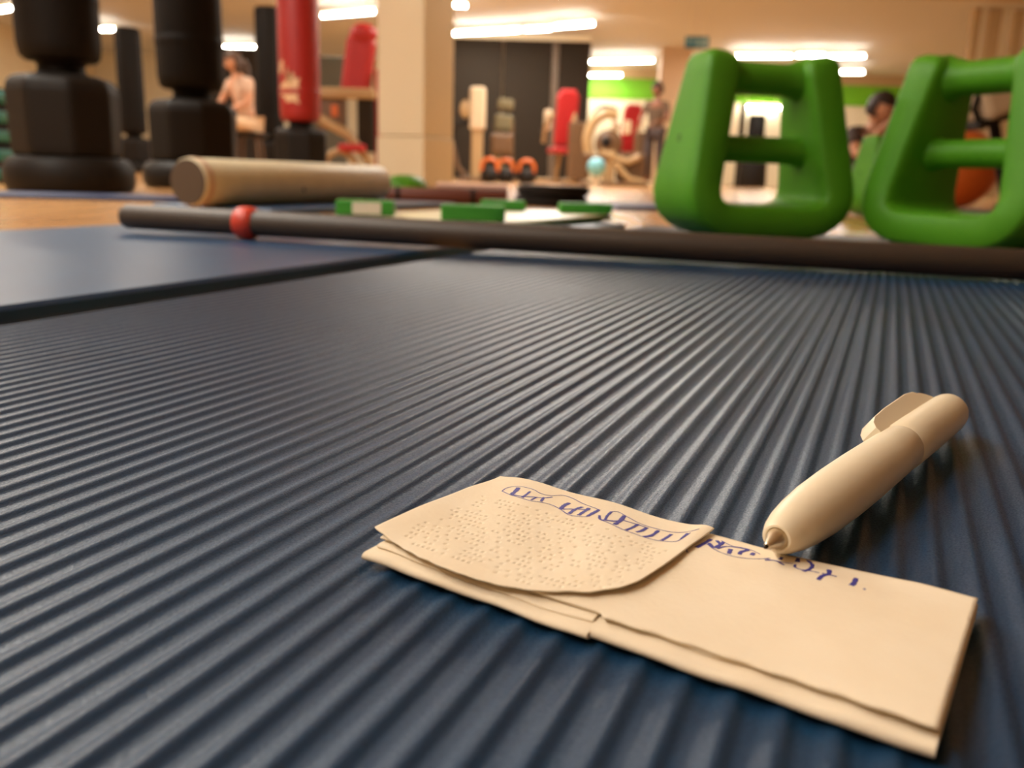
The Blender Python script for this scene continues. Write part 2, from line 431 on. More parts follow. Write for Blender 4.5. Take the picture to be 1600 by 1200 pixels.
# lower folded layers: rounded front fold
def fold(name, u0_, u1_, vf, vb, th, z0, parent, bow=.0):
    us = lin_(u0_, u1_, 40); rings = []
    def sq(u, v, z): return z * min(1, (top_z(min(max(u, 0), 125), v) - .55) / 3.9)
    for u in us:
        r = []; h = th / 2; o_ = vf + .25 * math.sin(u * .21) + bow * math.sin((u - u0_) / (u1_ - u0_) * PI)
        zz = z0 + .12 * math.sin(u * .35)
        for v_ in lin_(vb, o_ + 2.5, 14): r.append((v_, zz + th))
        for j in range(11):
            a = PI / 2 + PI * j / 10; r.append((o_ + 1.6 + 1.6 * math.cos(a), zz + h + h * math.sin(a)))
        for v_ in lin_(o_ + 2.5, vb, 14): r.append((v_, z0))
        rings.append([Vector((u * mm, v_ * mm, max(.1, sq(u, v_, z_)) * mm)) for v_, z_ in r])
    me = ring_mesh(rings); o = link(name, me, 'paper', parent, True)
    me.set_sharp_from_angle(angle=R(50)); return o
fold('folded_layer', -.6, 61.2, -.4, 61.5, 2.3, .15, napkin)
fold('folded_layer', 60.8, 125.8, .6, 61.5, 2.7, .15, napkin)
fold('folded_layer', .6, 60.4, 3.6, 61.8, 1.1, 2.3, napkin, -.8)
fold('folded_layer', 61.5, 125.4, 5.4, 61.8, 1.0, 2.75, napkin)
def ts_v(u):
    f0 = 4.6 + .35 * math.sin(u * .09) + .18 * math.sin(u * .7) - .8 * sm(u, 100, 125)
    if u < 62: f0 = 5.5
    b0 = 62.6 + .25 * math.sin(u * .08) - 1.6 * sm(u, 112, 125)
    return lin_(f0, b0, 60)
sheet('top_sheet', lin_(.2, 125.6, 120), ts_v, top_z, .45, napkin)
# embossed dots are pressed into the flap itself
dots = {}
for i in range(38):
    for k in range(26):
        if ((i // 4) * 3 + (k // 3) * 2 + (i * k) % 3) % 4 == 0 or ((i + k) % 9 == 0): continue
        if (i // 4 + k // 3) % 3 == 2 and (i + k) % 2: continue
        uu = 4.5 + i * 1.5 + (k % 2) * .4; vv = 6 + k * 2.3
        if uu < 61 and vv > flap_front(uu) + 2.2 and vv < 45 - abs(uu - 30) * .08: dots.setdefault((int(uu), int(vv)), []).append((uu, vv))
def dent(u, v):
    d = 0
    for iu in (-1, 0, 1):
        for iv in (-1, 0, 1):
            for (a, b) in dots.get((int(u) + iu, int(v) + iv), ()):
                q = (u - a) ** 2 + (v - b) ** 2
                if q < .5: d = max(d, math.exp(-q / .10))
    return d
def fl_v(u):
    f0 = flap_front(u) + .12 * math.sin(u * 1.1)
    b0 = 63.4 + .3 * math.sin(u * .2) - 1.0 * (1 - sm(u, -3, 2))
    return [f0 + (b0 - f0) * i / 189 for i in range(190)]
us = lin_(-3, 63.9, 200)
sheet('flap', us, fl_v, lambda u, v: flap_z(u, v) - .6 * dent(u, v), .28, napkin)
# pen strokes: (width mm, points u,v in mm)
STROKES = [(0.25,[(6.4,49.3),(5.7,53.3),(7.6,56.3),(12.0,56.7),(15.7,55.2),(18.6,56.0),(20.6,59.1),(24.0,58.8),(29.0,56.4),(33.3,55.1),(34.9,54.2),(35.3,50.1),(35.0,47.0),(32.8,45.8),(30.3,45.5),(26.4,47.7),(22.9,48.9),(19.9,48.4),(17.1,47.1),(13.1,47.3),(9.9,47.8),(6.4,49.3)]),(0.8,[(8.2,55.1),(9.5,51.7),(10.4,48.1)]),(0.4,[(10.4,48.1),(13.7,48.6),(16.2,50.6),(18.4,52.3),(19.5,55.2)]),(0.5,[(12.7,54.3),(13.5,51.2),(14.3,47.7)]),(0.5,[(18.2,52.8),(19.6,49.0)]),(0.4,[(16.9,51.0),(17.1,47.8)]),(0.8,[(25.5,54.4),(25.7,51.1),(26.5,47.8)]),(0.4,[(26.5,47.8),(28.3,49.6),(30.2,51.1),(32.9,52.7)]),(0.7,[(30.0,53.8),(29.6,50.5),(30.1,46.1)]),(0.7,[(31.9,54.0),(32.4,50.3),(32.7,46.6)]),(0.6,[(34.6,54.6),(34.7,51.4),(35.0,47.4)]),(0.5,[(37.7,55.9),(38.7,51.5),(39.8,47.9),(38.6,47.6),(37.1,50.2)]),(0.6,[(39.8,47.9),(41.7,49.0),(43.1,51.1)]),(0.8,[(41.5,56.2),(42.8,50.9),(43.2,46.9)]),(0.28,[(37.7,55.9),(39.0,57.5),(42.8,56.0),(47.3,54.4),(51.4,54.5),(54.9,54.8),(57.3,55.6),(60.0,57.6),(61.2,59.7)]),(0.25,[(38.9,47.2),(42.1,46.6),(46.3,45.5),(49.6,45.5),(52.4,45.4),(55.1,45.7),(57.7,46.6),(59.9,47.8),(60.3,51.4),(60.3,56.1)]),(0.6,[(46.9,53.5),(47.2,48.8),(47.0,45.8)]),(0.6,[(49.6,53.1),(49.8,49.1),(49.3,47.0)]),(0.7,[(52.6,53.6),(53.1,48.1),(52.0,45.4)]),(0.6,[(56.4,53.1),(56.6,49.1),(56.5,46.5)]),(0.4,[(59.7,55.6),(60.1,50.1)]),(0.4,[(43.0,52.2),(47.1,53.0),(50.1,52.9)]),(0.7,[(65.0,58.6),(64.8,53.5),(64.6,49.5)]),(0.25,[(64.9,51.2),(65.3,54.2),(68.0,52.0),(70.6,50.5),(73.7,49.9),(76.7,50.8),(79.3,53.2),(80.9,56.4)]),(0.7,[(65.6,55.5),(68.0,53.1),(68.2,59.1)]),(0.6,[(66.5,58.8),(68.6,56.2)]),(0.25,[(67.4,59.5),(70.9,57.9),(73.0,58.6),(75.4,58.8),(78.2,57.4)]),(0.4,[(68.9,52.7),(69.7,56.0),(71.9,57.7),(75.1,58.6)]),(0.7,[(71.4,55.2),(72.4,51.0)]),(0.7,[(74.9,58.3),(74.1,55.2),(74.5,52.6)]),(0.7,[(76.6,57.2),(76.9,54.7)]),(0.5,[(80.5,53.3),(82.6,55.3),(85.3,53.1)]),(0.6,[(82.9,59.6),(83.1,57.2)]),(0.7,[(86.2,62.1),(86.8,59.0)]),(0.25,[(80.0,54.8),(83.2,55.3),(86.5,56.4)]),(0.6,[(88.4,62.2),(90.3,59.4),(90.7,55.3),(90.1,51.7)]),(0.4,[(87.1,56.4),(87.6,53.9),(89.1,52.9),(90.8,53.6),(93.2,54.1)]),(0.7,[(94.4,58.7),(95.1,55.1),(94.4,51.9),(94.4,48.0)]),(0.5,[(93.8,54.1),(95.3,54.4),(97.1,54.4)]),(0.8,[(100.9,56.9),(101.3,52.0),(101.1,50.1)]),(0.6,[(103.8,50.0),(104.3,50.1)]),(0.4,[(63.9,45.2),(64.3,44.9)])]
def write():
    v, f = [], []; rng = random.Random(5)
    for wd, pts in STROKES:
        P = spline([(a, b, 0) for a, b in pts], 8)
        for i, p in enumerate(P):
            d = (P[min(i + 1, len(P) - 1)] - P[max(i - 1, 0)]); d.normalize(); nrm = Vector((-d.y, d.x, 0))
            h = wd * .5 * (.8 + .4 * rng.random()) * (1.5 if wd > .3 else 1.3)
            for s in (-1, 0, 1):
                q = p + nrm * h * s; q.y = min(q.y, 62.1)
                z = flap_z(q.x, q.y) if q.x < 63.8 else top_z(q.x, q.y)
                v.append((q.x * mm, q.y * mm, (z + (.1 if s == 0 else .05)) * mm))
            if i:
                k = len(v) - 6; f += [(k, k + 1, k + 4, k + 3), (k + 1, k + 2, k + 5, k + 4)]
    o = link('handwriting', pydata(v, f), 'ink', napkin, True); o['label'] = 'blue ballpoint handwriting'
write()

# ------------------------------------------------------------------ pen
tip = gz(1196, 855, .0230); end = gz(1487, 640, .0250)
d = (end - tip); PL = d.length; d.normalize()
side = Vector((-d.y, d.x, 0)).normalized(); upv = d.cross(side) * -1
if upv.z < 0: upv = -upv
PM = Matrix((d, side, upv)).transposed().to_4x4(); PM.translation = tip
pen = thing('ballpoint_pen', (0, 0, 0), 'ivory plastic ballpoint pen with its tip on the napkin', 'pen'); pen.matrix_world = PM
kx = PL / .156
rotx = Matrix(((0, 0, 1), (1, 0, 0), (0, 1, 0))).to_4x4()     # lathe axis z -> x
def pl_(prof): return [(r * mm * 1.12, x * mm * kx) for x, r in prof]
lathe('ball_tip', pl_([(-.4, .1), (-.2, .35), (.4, .5), (.8, .5)]), 'dark_ball', pen, 16, mtx=rotx)
lathe('nose_cone', pl_([(.6, .5), (1.0, .8), (5.6, 2.3), (6.4, 2.35), (9, 2.3)]), 'chrome', pen, 32, mtx=rotx)
lathe('barrel', pl_([(6.4, 2.4), (6.0, 2.6), (6.1, 3.1), (7, 3.7), (9.5, 4.5), (14, 5.4), (20, 6.1), (30, 6.8), (45, 7.15), (60, 7.2), (80, 7.0), (96.0, 6.75), (96.6, 6.4)]), 'pen', pen, 48, mtx=rotx)
lathe('cap_barrel', pl_([(96.2, 5.5), (96.2, 6.75), (96.8, 7.0), (110, 7.0), (130, 6.9), (146, 6.75), (151, 6.4), (154, 5.4), (155.6, 3.8), (156, 1.5)]), 'pen', pen, 48, mtx=rotx)
def clip():
    prof = [(93, 6.4), (93.2, 8.2), (95, 10.0), (99, 11.2), (110, 11.9), (132, 12.4), (139, 11.8), (141, 10.5), (142.5, 10.3), (146, 8.6), (149, 6.4), (147, 5.0), (98, 5.6)]
    rings = []
    for w_, k in ((-2.6, .0), (-3.1, .35), (3.1, .35), (2.6, .0)):
        rings.append([Vector((x * kx * mm, 0, 0)) for x, r in prof])
    n = len(prof); v, f = [], []
    cx = sum(x for x, r in prof) / n; cr_ = sum(r for x, r in prof) / n
    for w_, k in ((-3.2, .92), (-2.9, 1), (2.9, 1), (3.2, .92)):
        for x, r in prof: v.append(Vector(((x - 5) * kx, (cr_ + (r - cr_) * k) * 1.1, w_)) * mm)
    for i in range(3):
        for q in range(n): f.append((i * n + q, i * n + (q + 1) % n, (i + 1) * n + (q + 1) % n, (i + 1) * n + q))
    f.append(tuple(range(n))); f.append(tuple(3 * n + q for q in range(n)))
    me = pydata(v, f); rot = Matrix.Rotation(R(34), 4, 'X'); me.transform(rot)
    o = link('clip', me, 'pen', pen, True); me.set_sharp_from_angle(angle=R(30)); return o
clip()

# ------------------------------------------------------------------ padded bar with red ring
bl, br = at(194, 338, 1.18), gz(1595, 414, T + .0170)
bd = (br - bl).normalized(); be = br + bd * .12
BR_ = .0163
barL = (be - bl).length
bar = thing('padded_bar', bl, 'long grey foam padded bar lying across the blue mats', 'exercise bar')
bar.rotation_euler = bd.to_track_quat('X', 'Z').to_euler()
rx_ = Matrix(((0, 0, 1), (1, 0, 0), (0, 1, 0))).to_4x4()
lathe('bar_body', [(.004, -.004), (.009, -.003), (.0135, .001), (BR_, .007), (BR_, barL - .007), (.0135, barL - .001), (.006, barL + .003)], 'bar', bar, 32, mtx=rx_)
rc = at(384, 343, 1.13); tr = (rc - bl).dot(bd); rp = bl + bd * tr
RR = rp.z - T
def torus_prof():
    return [(BR_ - .0005, -.013), (RR * .80, -.0135), (RR * .95, -.010), (RR, -.004), (RR, .004), (RR * .95, .010), (RR * .80, .0135), (BR_ - .0005, .013)]
lathe('ring', [(r, z + tr) for r, z in torus_prof()], 'red_rubber', bar, 32, mtx=rx_)['label'] = 'red rubber ring around the bar'

# ------------------------------------------------------------------ green weights
def weight(loc, rz, label, s=1.0, zs=1.0):
    o = thing('handle_weight', loc, label, 'weight', rz, 'green two-handled weights')
    W0, W1, H, RC = .112, .080, .262, .052
    path = []
    # left leg down, corner, bottom, corner, right leg up  (x, z)
    zb = .027
    xl = lambda z: -(W0 + (W1 - W0) * (z - .06) / (H - .06))
    for i in range(11): z = H - (H - .085) * i / 10; path.append((xl(z), z))
    c0 = (xl(.085), .085); k = 7
    p0, p1, p2 = Vector((c0[0], c0[1])), Vector((-W0 - .004, zb)), Vector((-.045, zb))
    for i in range(1, k + 1):
        t = i / k; q = p0 * (1 - t) ** 2 + p1 * 2 * t * (1 - t) + p2 * t * t; path.append((q.x, q.y))
    full = path + [(0, zb)] + [(-x, z) for x, z in reversed(path)]
    pts = [Vector((x, 0, z)) for x, z in full]; rings = []
    def sect(p, nrm, ht, hd):
        out = []
        for j in range(24):
            a = 2 * PI * j / 24; c, s_ = math.cos(a), math.sin(a); e = .34
            out.append(p + nrm * ht * math.copysign(abs(c) ** e, c) + Vector((0, hd * math.copysign(abs(s_) ** e, s_), 0)))
        return out
    N = len(pts)
    for i, p in enumerate(pts):
        dd = (pts[min(i + 1, N - 1)] - pts[max(i - 1, 0)]).normalized(); nrm = Vector((dd.z, 0, -dd.x))
        hd = .080 - .036 * min(1, max(0, (p.z - .05) / (H - .05))); ht = .0275 if p.z > .06 else .0265
        if i == 0:
            rings.append(sect(p + Vector((.001, 0, .016)), nrm, ht * .45, hd * .6)); rings.append(sect(p + Vector((.0, 0, .011)), nrm, ht * .8, hd * .86))
        rings.append(sect(p, nrm, ht, hd))
        if i == N - 1:
            rings.append(sect(p + Vector((0, 0, .011)), nrm, ht * .8, hd * .86)); rings.append(sect(p + Vector((-.001, 0, .016)), nrm, ht * .45, hd * .6))
    me = ring_mesh(rings); f = link('frame', me, 'green', o, True); me.set_sharp_from_angle(angle=R(60))
    def hbar(name, z, r):
        xe = -xl(z) - .012
        P = [(-xe, 0, z), (-xe + .012, 0, z), (-xe + .028, 0, z), (-xe * .4, 0, z), (0, 0, z), (xe * .4, 0, z), (xe - .028, 0, z), (xe - .012, 0, z), (xe, 0, z)]
        tube(name, P, r, 'green', o, 20, [r * 1.5, r * 1.25, r * 1.03, r, r, r, r * 1.03, r * 1.25, r * 1.5])
    hbar('top_handle', .243, .0245); hbar('middle_handle', .137, .0205)
    # black discs stand in for the dark inside small holes on the outer faces
    for s_ in (-1, 1):
        z = .15; nx = .0275; px_ = s_ * (abs(xl(z)) + nx)
        tl = math.atan2((W0 - W1), (H - .06)) * s_
        pm = Matrix.Translation((px_ - s_ * .0012, 0, z)) @ Matrix.Rotation(-tl, 4, 'Y') @ Matrix.Rotation(PI / 2 * s_, 4, 'Y')
        lathe('dark_spot', [(.0055, 0), (.0055, .0016), (.0035, .002), (.003, .0006)], 'black2', o, 16, mtx=pm)
    o.scale = (s, s, zs)
    return o
pA = gz(1180, 378, T); weight((.395, 1.50, T), R(14), 'left green two-handled weight behind the bar', 1.10, 1.06)
weight((.708, 1.37, T), R(-64), 'right green two-handled weight cut by the picture edge', 1.12, 1.06)
weight((1.32, 3.15, 0), R(15), 'small far green weight glimpsed between the two near ones')

# ------------------------------------------------------------------ step board upside down
def step_board():
    zt = .030
    fr, brc = gz(735, 351, zt), gz(953, 334, zt)
    ax = (brc - fr); ax.z = 0; Ls = ax.length; ax.normalize(); left = Vector((-ax.y, ax.x, 0))
    o = thing('step_board', (fr.x, fr.y, T), 'pale step board upside down with four green feet up', 'step board', math.atan2(ax.y, ax.x))
    Wd = .30
    box('deck', (Ls / 2, Wd / 2, .0075), (Ls, Wd, .014), 'cream_plastic', o, .004)
    box('edge_strip', (Ls / 2, -.003, .006), (Ls, .008, .011), 'dgreen', o, .002)
    k = 0
    inv = Matrix.Rotation(-math.atan2(ax.y, ax.x), 3, 'Z')
    for (x0, x1, y, h, lab) in ((692, 784, 346, .026, 0), (526, 612, 337, .026, 1), (882, 948, 334, .022, 0), (757, 815, 329, .022, 0)):
        A, B = gz(x0, y, zt), gz(x1, y, zt); c = (A + B) / 2; wdt = (B - A).length
        cl = inv @ (c - Vector((fr.x, fr.y, zt)))
        ft = link('foot', box_me((0, .02, h / 2), (wdt * .97, .045, h), .004), 'step_green', o)
        ft.location = (cl.x, cl.y, zt - T); ft.rotation_euler.z = -math.atan2(ax.y, ax.x) + R(3)
        if lab:
            lb = link('sticker', box_me((.004, -.0035, h / 2), (wdt * .48, .002, h * .8), .0005), 'label', ft)
            lb['label'] = 'white sticker'
step_board()

# ------------------------------------------------------------------ foam roller
def roller():
    r_ = .0545; z = .0145 + r_
    a = Vector((-.755, 2.02, z)); dirv = Vector((sa, ca, 0)); L = .80
    o = thing('foam_roller', a, 'beige foam roller lying behind the bar', 'foam roller')
    o.rotation_euler = dirv.to_track_quat('X', 'Z').to_euler()
    lathe('roller_body', [(r_ - .004, -.001), (r_ - .001, .001), (r_, .006), (r_, L - .006), (r_ - .003, L)], 'roller', o, 48, mtx=rx_)
    lathe('end_disc', [(r_ - .003, -.0012), (r_ - .0035, -.003), (r_ - .010, -.0035), (.004, -.0025)], 'roller_end', o, 40, mtx=rx_)
    lathe('rim', [(r_ + .0008, .010), (r_ + .0012, .014), (r_ + .0012, .022), (r_ + .0008, .026)], 'roller_ring', o, 48, mtx=rx_)
    q = at(455, 297, 2.3); lathe('dark_spot', [(.006, 0), (.005, .0015), (.002, .0015)], 'roller_end', o, 16, mtx=Matrix.Translation((.36, r_ * -.96, -.016)) @ Matrix.Rotation(PI / 2, 4, 'X'))
roller()

# ------------------------------------------------------------------ low things on the floor behind
def low_things():
    p0, p1 = gz(585, 316), gz(795, 310)
    Y = 3.15; x0, x1 = at(580, 305, Y).x, at(792, 305, Y).x
    o = thing('rolled_mat', ((x0 + x1) / 2, Y, 0), 'dark brown rolled mat beyond the step board', 'rolled mat', R(4))
    L = x1 - x0
    lathe('roll', [(.006, -L / 2 - .001), (.024, -L / 2), (.027, -L / 2 + .004), (.027, L / 2 - .004), (.024, L / 2), (.006, L / 2 + .001)], 'brown_mat', o, 28, mtx=Matrix.Translation((0, 0, .027)) @ rx_)
    for s in (-.3, .25): lathe('strap', [(.0272, s * L - .008), (.0286, s * L - .006), (.0286, s * L + .006), (.0272, s * L + .008)], 'black2', o, 28, mtx=Matrix.Translation((0, 0, .027)) @ rx_)
    xa, xb = at(676, 295, 3.2).x, at(792, 295, 3.2).x
    pd = box('foam_pad', (0, 0, .009), (xb - xa, .16, .018), 'pinkpad', None, .006); pd.location = ((xa + xb) / 2, 3.4, .052); tag(pd, 'pale pink foam pad lying behind the brown roll', 'foam pad')
    bk = box('foam_block', (0, 0, .026), (xb - xa, .2, .0515), 'brown_mat', None, .006); bk.location = ((xa + xb) / 2, 3.4, 0); tag(bk, 'dark brown foam block under the pale pink pad', 'foam block')
    # green dome
    c = at(633, 290, 4.6)
    o = thing('balance_dome', (c.x, 4.6, 0), 'green balance dome at the foot of the white pillar', 'balance dome')
    lathe('dome', [(.125, .012), (.122, .03), (.108, .055), (.08, .078), (.045, .089), (.01, .092)], 'green', o, 36)
    lathe('base_ring', [(.118, 0), (.135, .002), (.14, .012), (.135, .02), (.12, .02)], 'cream_plastic', o, 36)
    # weight plates
    c = at(862, 315, 3.2).x
    for k in range(2):
        o = thing('weight_plate', (c + .006 * k, 3.25, .038 * k), ('lower' if k == 0 else 'upper') + ' of two black weight plates stacked behind the step board', 'weight plate', 0, 'stacked black weight plates')
        lathe('disc', [(.022, .0), (.125, .0), (.134, .006), (.134, .031), (.125, .037), (.022, .037)], 'black2', o, 40)
        lathe('hub', [(.012, .001), (.03, .0005), (.03, .0375), (.012, .0375)], 'chrome', o, 24)
low_things()

# ------------------------------------------------------------------ free-standing bags
def stand_bag(px, Y, label, m='black', top=1.75, s=1.0, tw=.2, lean=0, octo=True, group='free-standing punch bags'):
    c = at(px, 200, Y)
    o = thing('punch_bag', (c.x, Y, 0), label, 'punch bag', R(10), group)
    k = s
    lathe('skirt', [(.185 * k, .0), (.225 * k, .004), (.238 * k, .03), (.236 * k, .085), (.215 * k, .115), (.19 * k, .122)], 'black2', o, 40)
    bm_prof = [(.19 * k, .118), (.197 * k, .13), (.2 * k, .15), (.203 * k, .34), (.196 * k, .375), (.17 * k, .392), (.1 * k, .402)]
    me = lathe_me(bm_prof, 8); t = link('tank', me, 'black2', o); t.rotation_euler.z = R(22.5)
    b = t.modifiers.new('bev', 'BEVEL'); b.width = .015; b.segments = 2; b.limit_method = 'ANGLE'; b.angle_limit = R(25)
    lathe('neck', [(.105 * k, .395), (.085 * k, .41), (.082 * k, .43), (.1 * k, .452)], 'black', o, 24)
    z0 = .44; r_ = .148 * k
    bg = lathe('bag', [(.07 * k, z0), (r_ * .84, z0 + .006), (r_ * .95, z0 + .02), (r_, z0 + .06), (r_, top - .05), (r_ * .96, top - .015), (r_ * .85, top)], m, o, 40)
    lathe('collar_strap', [(r_ + .001, z0 + .19), (r_ + .003, z0 + .195), (r_ + .003, z0 + .225), (r_ + .001, z0 + .23)], m, o, 40)
    return o, r_
stand_bag(104, 3.2, 'nearest black punch bag on a big faceted base, far left', top=1.9, s=.92)
stand_bag(303, 4.2, 'second black punch bag, right of the nearest one', top=1.9)
rb, rr = stand_bag(470, 6.7, 'red punch bag with a pale emblem, left of the pillar', 'red_vinyl', top=2.0)
stand_bag(209, 10.6, 'slim distant black punch bag between the two near black ones', top=1.62, s=.98)
stand_bag(424, 10.2, 'distant black punch bag partly behind the red one', top=1.82, s=.98)
def emblem():
    # wing-like pale print wrapped on the red bag
    polys = [[(-.10, .02), (-.02, .16), (-.01, .10), (.03, .12), (.035, .07), (.075, .085), (.06, .02), (.09, .0), (.05, -.05), (.07, -.10), (.02, -.08), (-.03, -.09), (-.06, -.04), (-.09, -.05)],
             [(-.115, .13), (-.085, .2), (-.05, .2), (-.06, .15), (-.09, .1)]]
    v, f = [], []
    for P in polys:
        n = len(P); b = len(v); cx = sum(p[0] for p in P) / n; cz = sum(p[1] for p in P) / n
        for ring_ in range(5):
            t = ring_ / 4
            for (x, z) in P:
                X = cx + (x - cx) * t; Z = cz + (z - cz) * t
                th = X / rr - PI / 2 - R(24)
                v.append((math.cos(th) * (rr + .002), math.sin(th) * (rr + .002), .66 + Z))
        for i in range(4):
            for q in range(n): f.append((b + i * n + q, b + i * n + (q + 1) % n, b + (i + 1) * n + (q + 1) % n, b + (i + 1) * n + q))
    o = link('emblem', pydata(v, f), 'logo', rb, True); o['label'] = 'pale winged emblem'
emblem()

# ------------------------------------------------------------------ teal stack at far left
def teal_stack():
    X = at(-14, 200, 4.1).x
    n = 5
    for k in range(n):
        nm = ('bottom', 'second from the bottom', 'middle', 'second from the top', 'topmost')[k]
        o = thing('foam_step', (X, 4.1, .083 * k), nm + ' teal foam step of the stack at the left edge', 'foam step', R(2 * (k % 2)), 'teal foam steps stacked at the left')
        box('slab', (0, 0, .042), (.26, .42, .05), 'teal', o, .014)
        for sx in (-1, 1): box('foot', (sx * .07, 0, .0085), (.07, .38, .017), 'black2', o, .004)
        box('tread', (0, 0, .0745), (.22, .38, .016), 'black2', o, .005)
teal_stack()

# ------------------------------------------------------------------ gym machines
def bar_(name, o, pts, r, m): return tube(name, pts, r, m, o, 10)
def chair_machine(px, Y, label, s=1.0, rz=0, tall=1.35, back='seat_red'):
    c = at(px, 200, Y); o = thing('weight_machine', (c.x, Y, 0), label, 'weight machine', rz, 'seated weight machines')
    bar_('base_rail', o, [(-.35, .1, .04), (.45, .1, .04)], .035, 'frame'); bar_('base_rail', o, [(-.3, -.3, .04), (-.3, .35, .04)], .035, 'frame')
    bar_('upright', o, [(.22, .1, .04), (.2, .1, .7), (.14, .12, tall - .1)], .035, 'frame')
    bar_('front_leg', o, [(-.3, 0, .04), (-.12, .0, .45)], .035, 'frame')
    box('seat', (-.02, .0, .49), (.42, .36, .09), back, o, .03)
    mt = Matrix.Rotation(R(9), 4, 'Y')
    box('backrest', (.13, .0, .93), (.10, .34, .74), back, o, .04, mtx=mt)
    box('headrest', (.19, .0, 1.27), (.09, .26, .16), back, o, .035, mtx=mt)
    box('arm_pad', (-.16, -.2, .93), (.14, .1, .3), 'pad_white', o, .03)
    bar_('arm_lever', o, [(.1, -.22, 1.0), (-.14, -.24, .82), (-.2, -.24, .6)], .03, 'frame')
    box('weight_stack', (.48, .1, .48), (.2, .3, .8), 'brown_metal', o, .02)
    bar_('handle', o, [(-.16, -.24, .8), (-.36, -.24, .78)], .022, 'black2')
    o.scale = (s,) * 3
    return o
chair_machine(880, 13.2, 'seated weight machine with red backrest in front of the dark panels', .98, R(-75))
chair_machine(982, 14.0, 'seated weight machine with red backrest under the lime wall', .9, R(-75))
# big red seat machine left of the pillar
def red_press():
    c = at(556, 200, 8.2); o = thing('leg_press', (c.x, 8.2, 0), 'brown machine with tall red seat just left of the pillar', 'weight machine', 0)
    mt = Matrix.Rotation(R(8), 4, 'Y')
    box('backrest', (.03, 0, 1.02), (.27, .12, .52), 'seat_red', o, .06, mtx=mt)
    ball('headrest', (.08, -.01, 1.29), .13, 'seat_red', o, (.95, .6, .72))
    box('crossbeam', (-.08, -.1, .77), (.56, .14, .09), 'frame', o, .02)
    box('side_plate', (-.2, -.08, .6), (.26, .05, .3), 'brown_metal', o, .02)
    box('weight_stack', (.11, -.06, .5), (.15, .16, .46), 'darkwall', o, .02)
    box('post', (.21, 0, .5), (.06, .1, .98), 'seat_red', o, .015)
    bar_('strut', o, [(-.3, -.1, .55), (-.05, -.12, .42), (.14, -.12, .2), (.2, -.12, .03)], .045, 'frame')
    bar_('base_rail', o, [(-.35, -.12, .04), (.28, -.12, .04)], .04, 'frame')
    bar_('foot_loop', o, spline([(-.22, -.14, .05), (-.24, -.15, .2), (-.12, -.16, .27), (0, -.16, .2), (.02, -.15, .05)], 5), .03, 'frame')
    box('seat', (0, -.14, .30), (.24, .24, .07), 'seat_red', o, .025)
    box('badge', (-.17, -.112, .62), (.06, .012, .1), 'orange', o, .004)
red_press()
def tower():
    c = at(746, 200, 12.2); o = thing('pulley_tower', (c.x, 12.2, 0), 'slim pulley tower with pale head, right of the pillar', 'weight machine')
    box('post', (0, 0, .38), (.15, .14, .76), 'frame', o, .015)
    box('shroud', (0, -.02, .96), (.21, .2, .56), 'pad_white', o, .04)
    ball('pulley', (-.16, -.04, .95), .1, 'frame', o, (.8, .35, 1.2))
    bar_('lever', o, [(-.1, -.06, .82), (-.3, -.06, .72), (-.34, -.06, .5)], .03, 'black2')
    bar_('strut', o, [(-.34, -.04, .5), (-.26, -.04, .2), (-.12, -.04, .05)], .03, 'brown_metal')
    box('base', (0, 0, .03), (.5, .4, .06), 'brown_metal', o, .015)
tower()
def olive_chair():
    c = at(785, 200, 13.4); o = thing('bench_machine', (c.x, 13.4, 0), 'dim olive padded machine before the dark panels', 'weight machine')
    mt = Matrix.Rotation(R(5), 4, 'Y')
    box('headrest', (.04, 0, 1.12), (.24, .1, .16), 'olive', o, .04, mtx=mt)
    box('backrest', (.02, 0, .86), (.27, .1, .24), 'olive', o, .04, mtx=mt)
    box('seat', (0, -.15, .55), (.3, .34, .3), 'brown_metal', o, .05, taper=1.1)
    bar_('front_leg', o, [(-.14, -.2, .5), (-.02, -.22, .25), (.08, -.24, .03)], .045, 'olive')
    bar_('rear_leg', o, [(.13, .05, .9), (.14, .05, .03)], .04, 'brown_metal')
    box('base', (0, -.08, .03), (.44, .5, .05), 'brown_metal', o, .015)
olive_chair()
def kettlebell(px, Y, label):
    c = at(px, 260, Y); o = thing('kettlebell', (c.x, Y, 0), label, 'kettlebell', 0, 'orange kettlebells')
    lathe('bell', [(.05, 0), (.085, .006), (.115, .05), (.12, .095), (.1, .15), (.06, .18), (.02, .186)], 'black2', o, 28)
    tube('handle', spline([(-.085, 0, .12), (-.1, 0, .2), (-.07, 0, .27), (0, 0, .295), (.07, 0, .27), (.1, 0, .2), (.085, 0, .12)], 5), .024, 'orange', o, 12)
kettlebell(765, 11.2, 'orange-handled kettlebell beside the pale pulley tower')
kettlebell(790, 11.6, 'orange-handled kettlebell below the olive machine')
kettlebell(823, 11.6, 'rightmost orange-handled kettlebell before the dark panels')
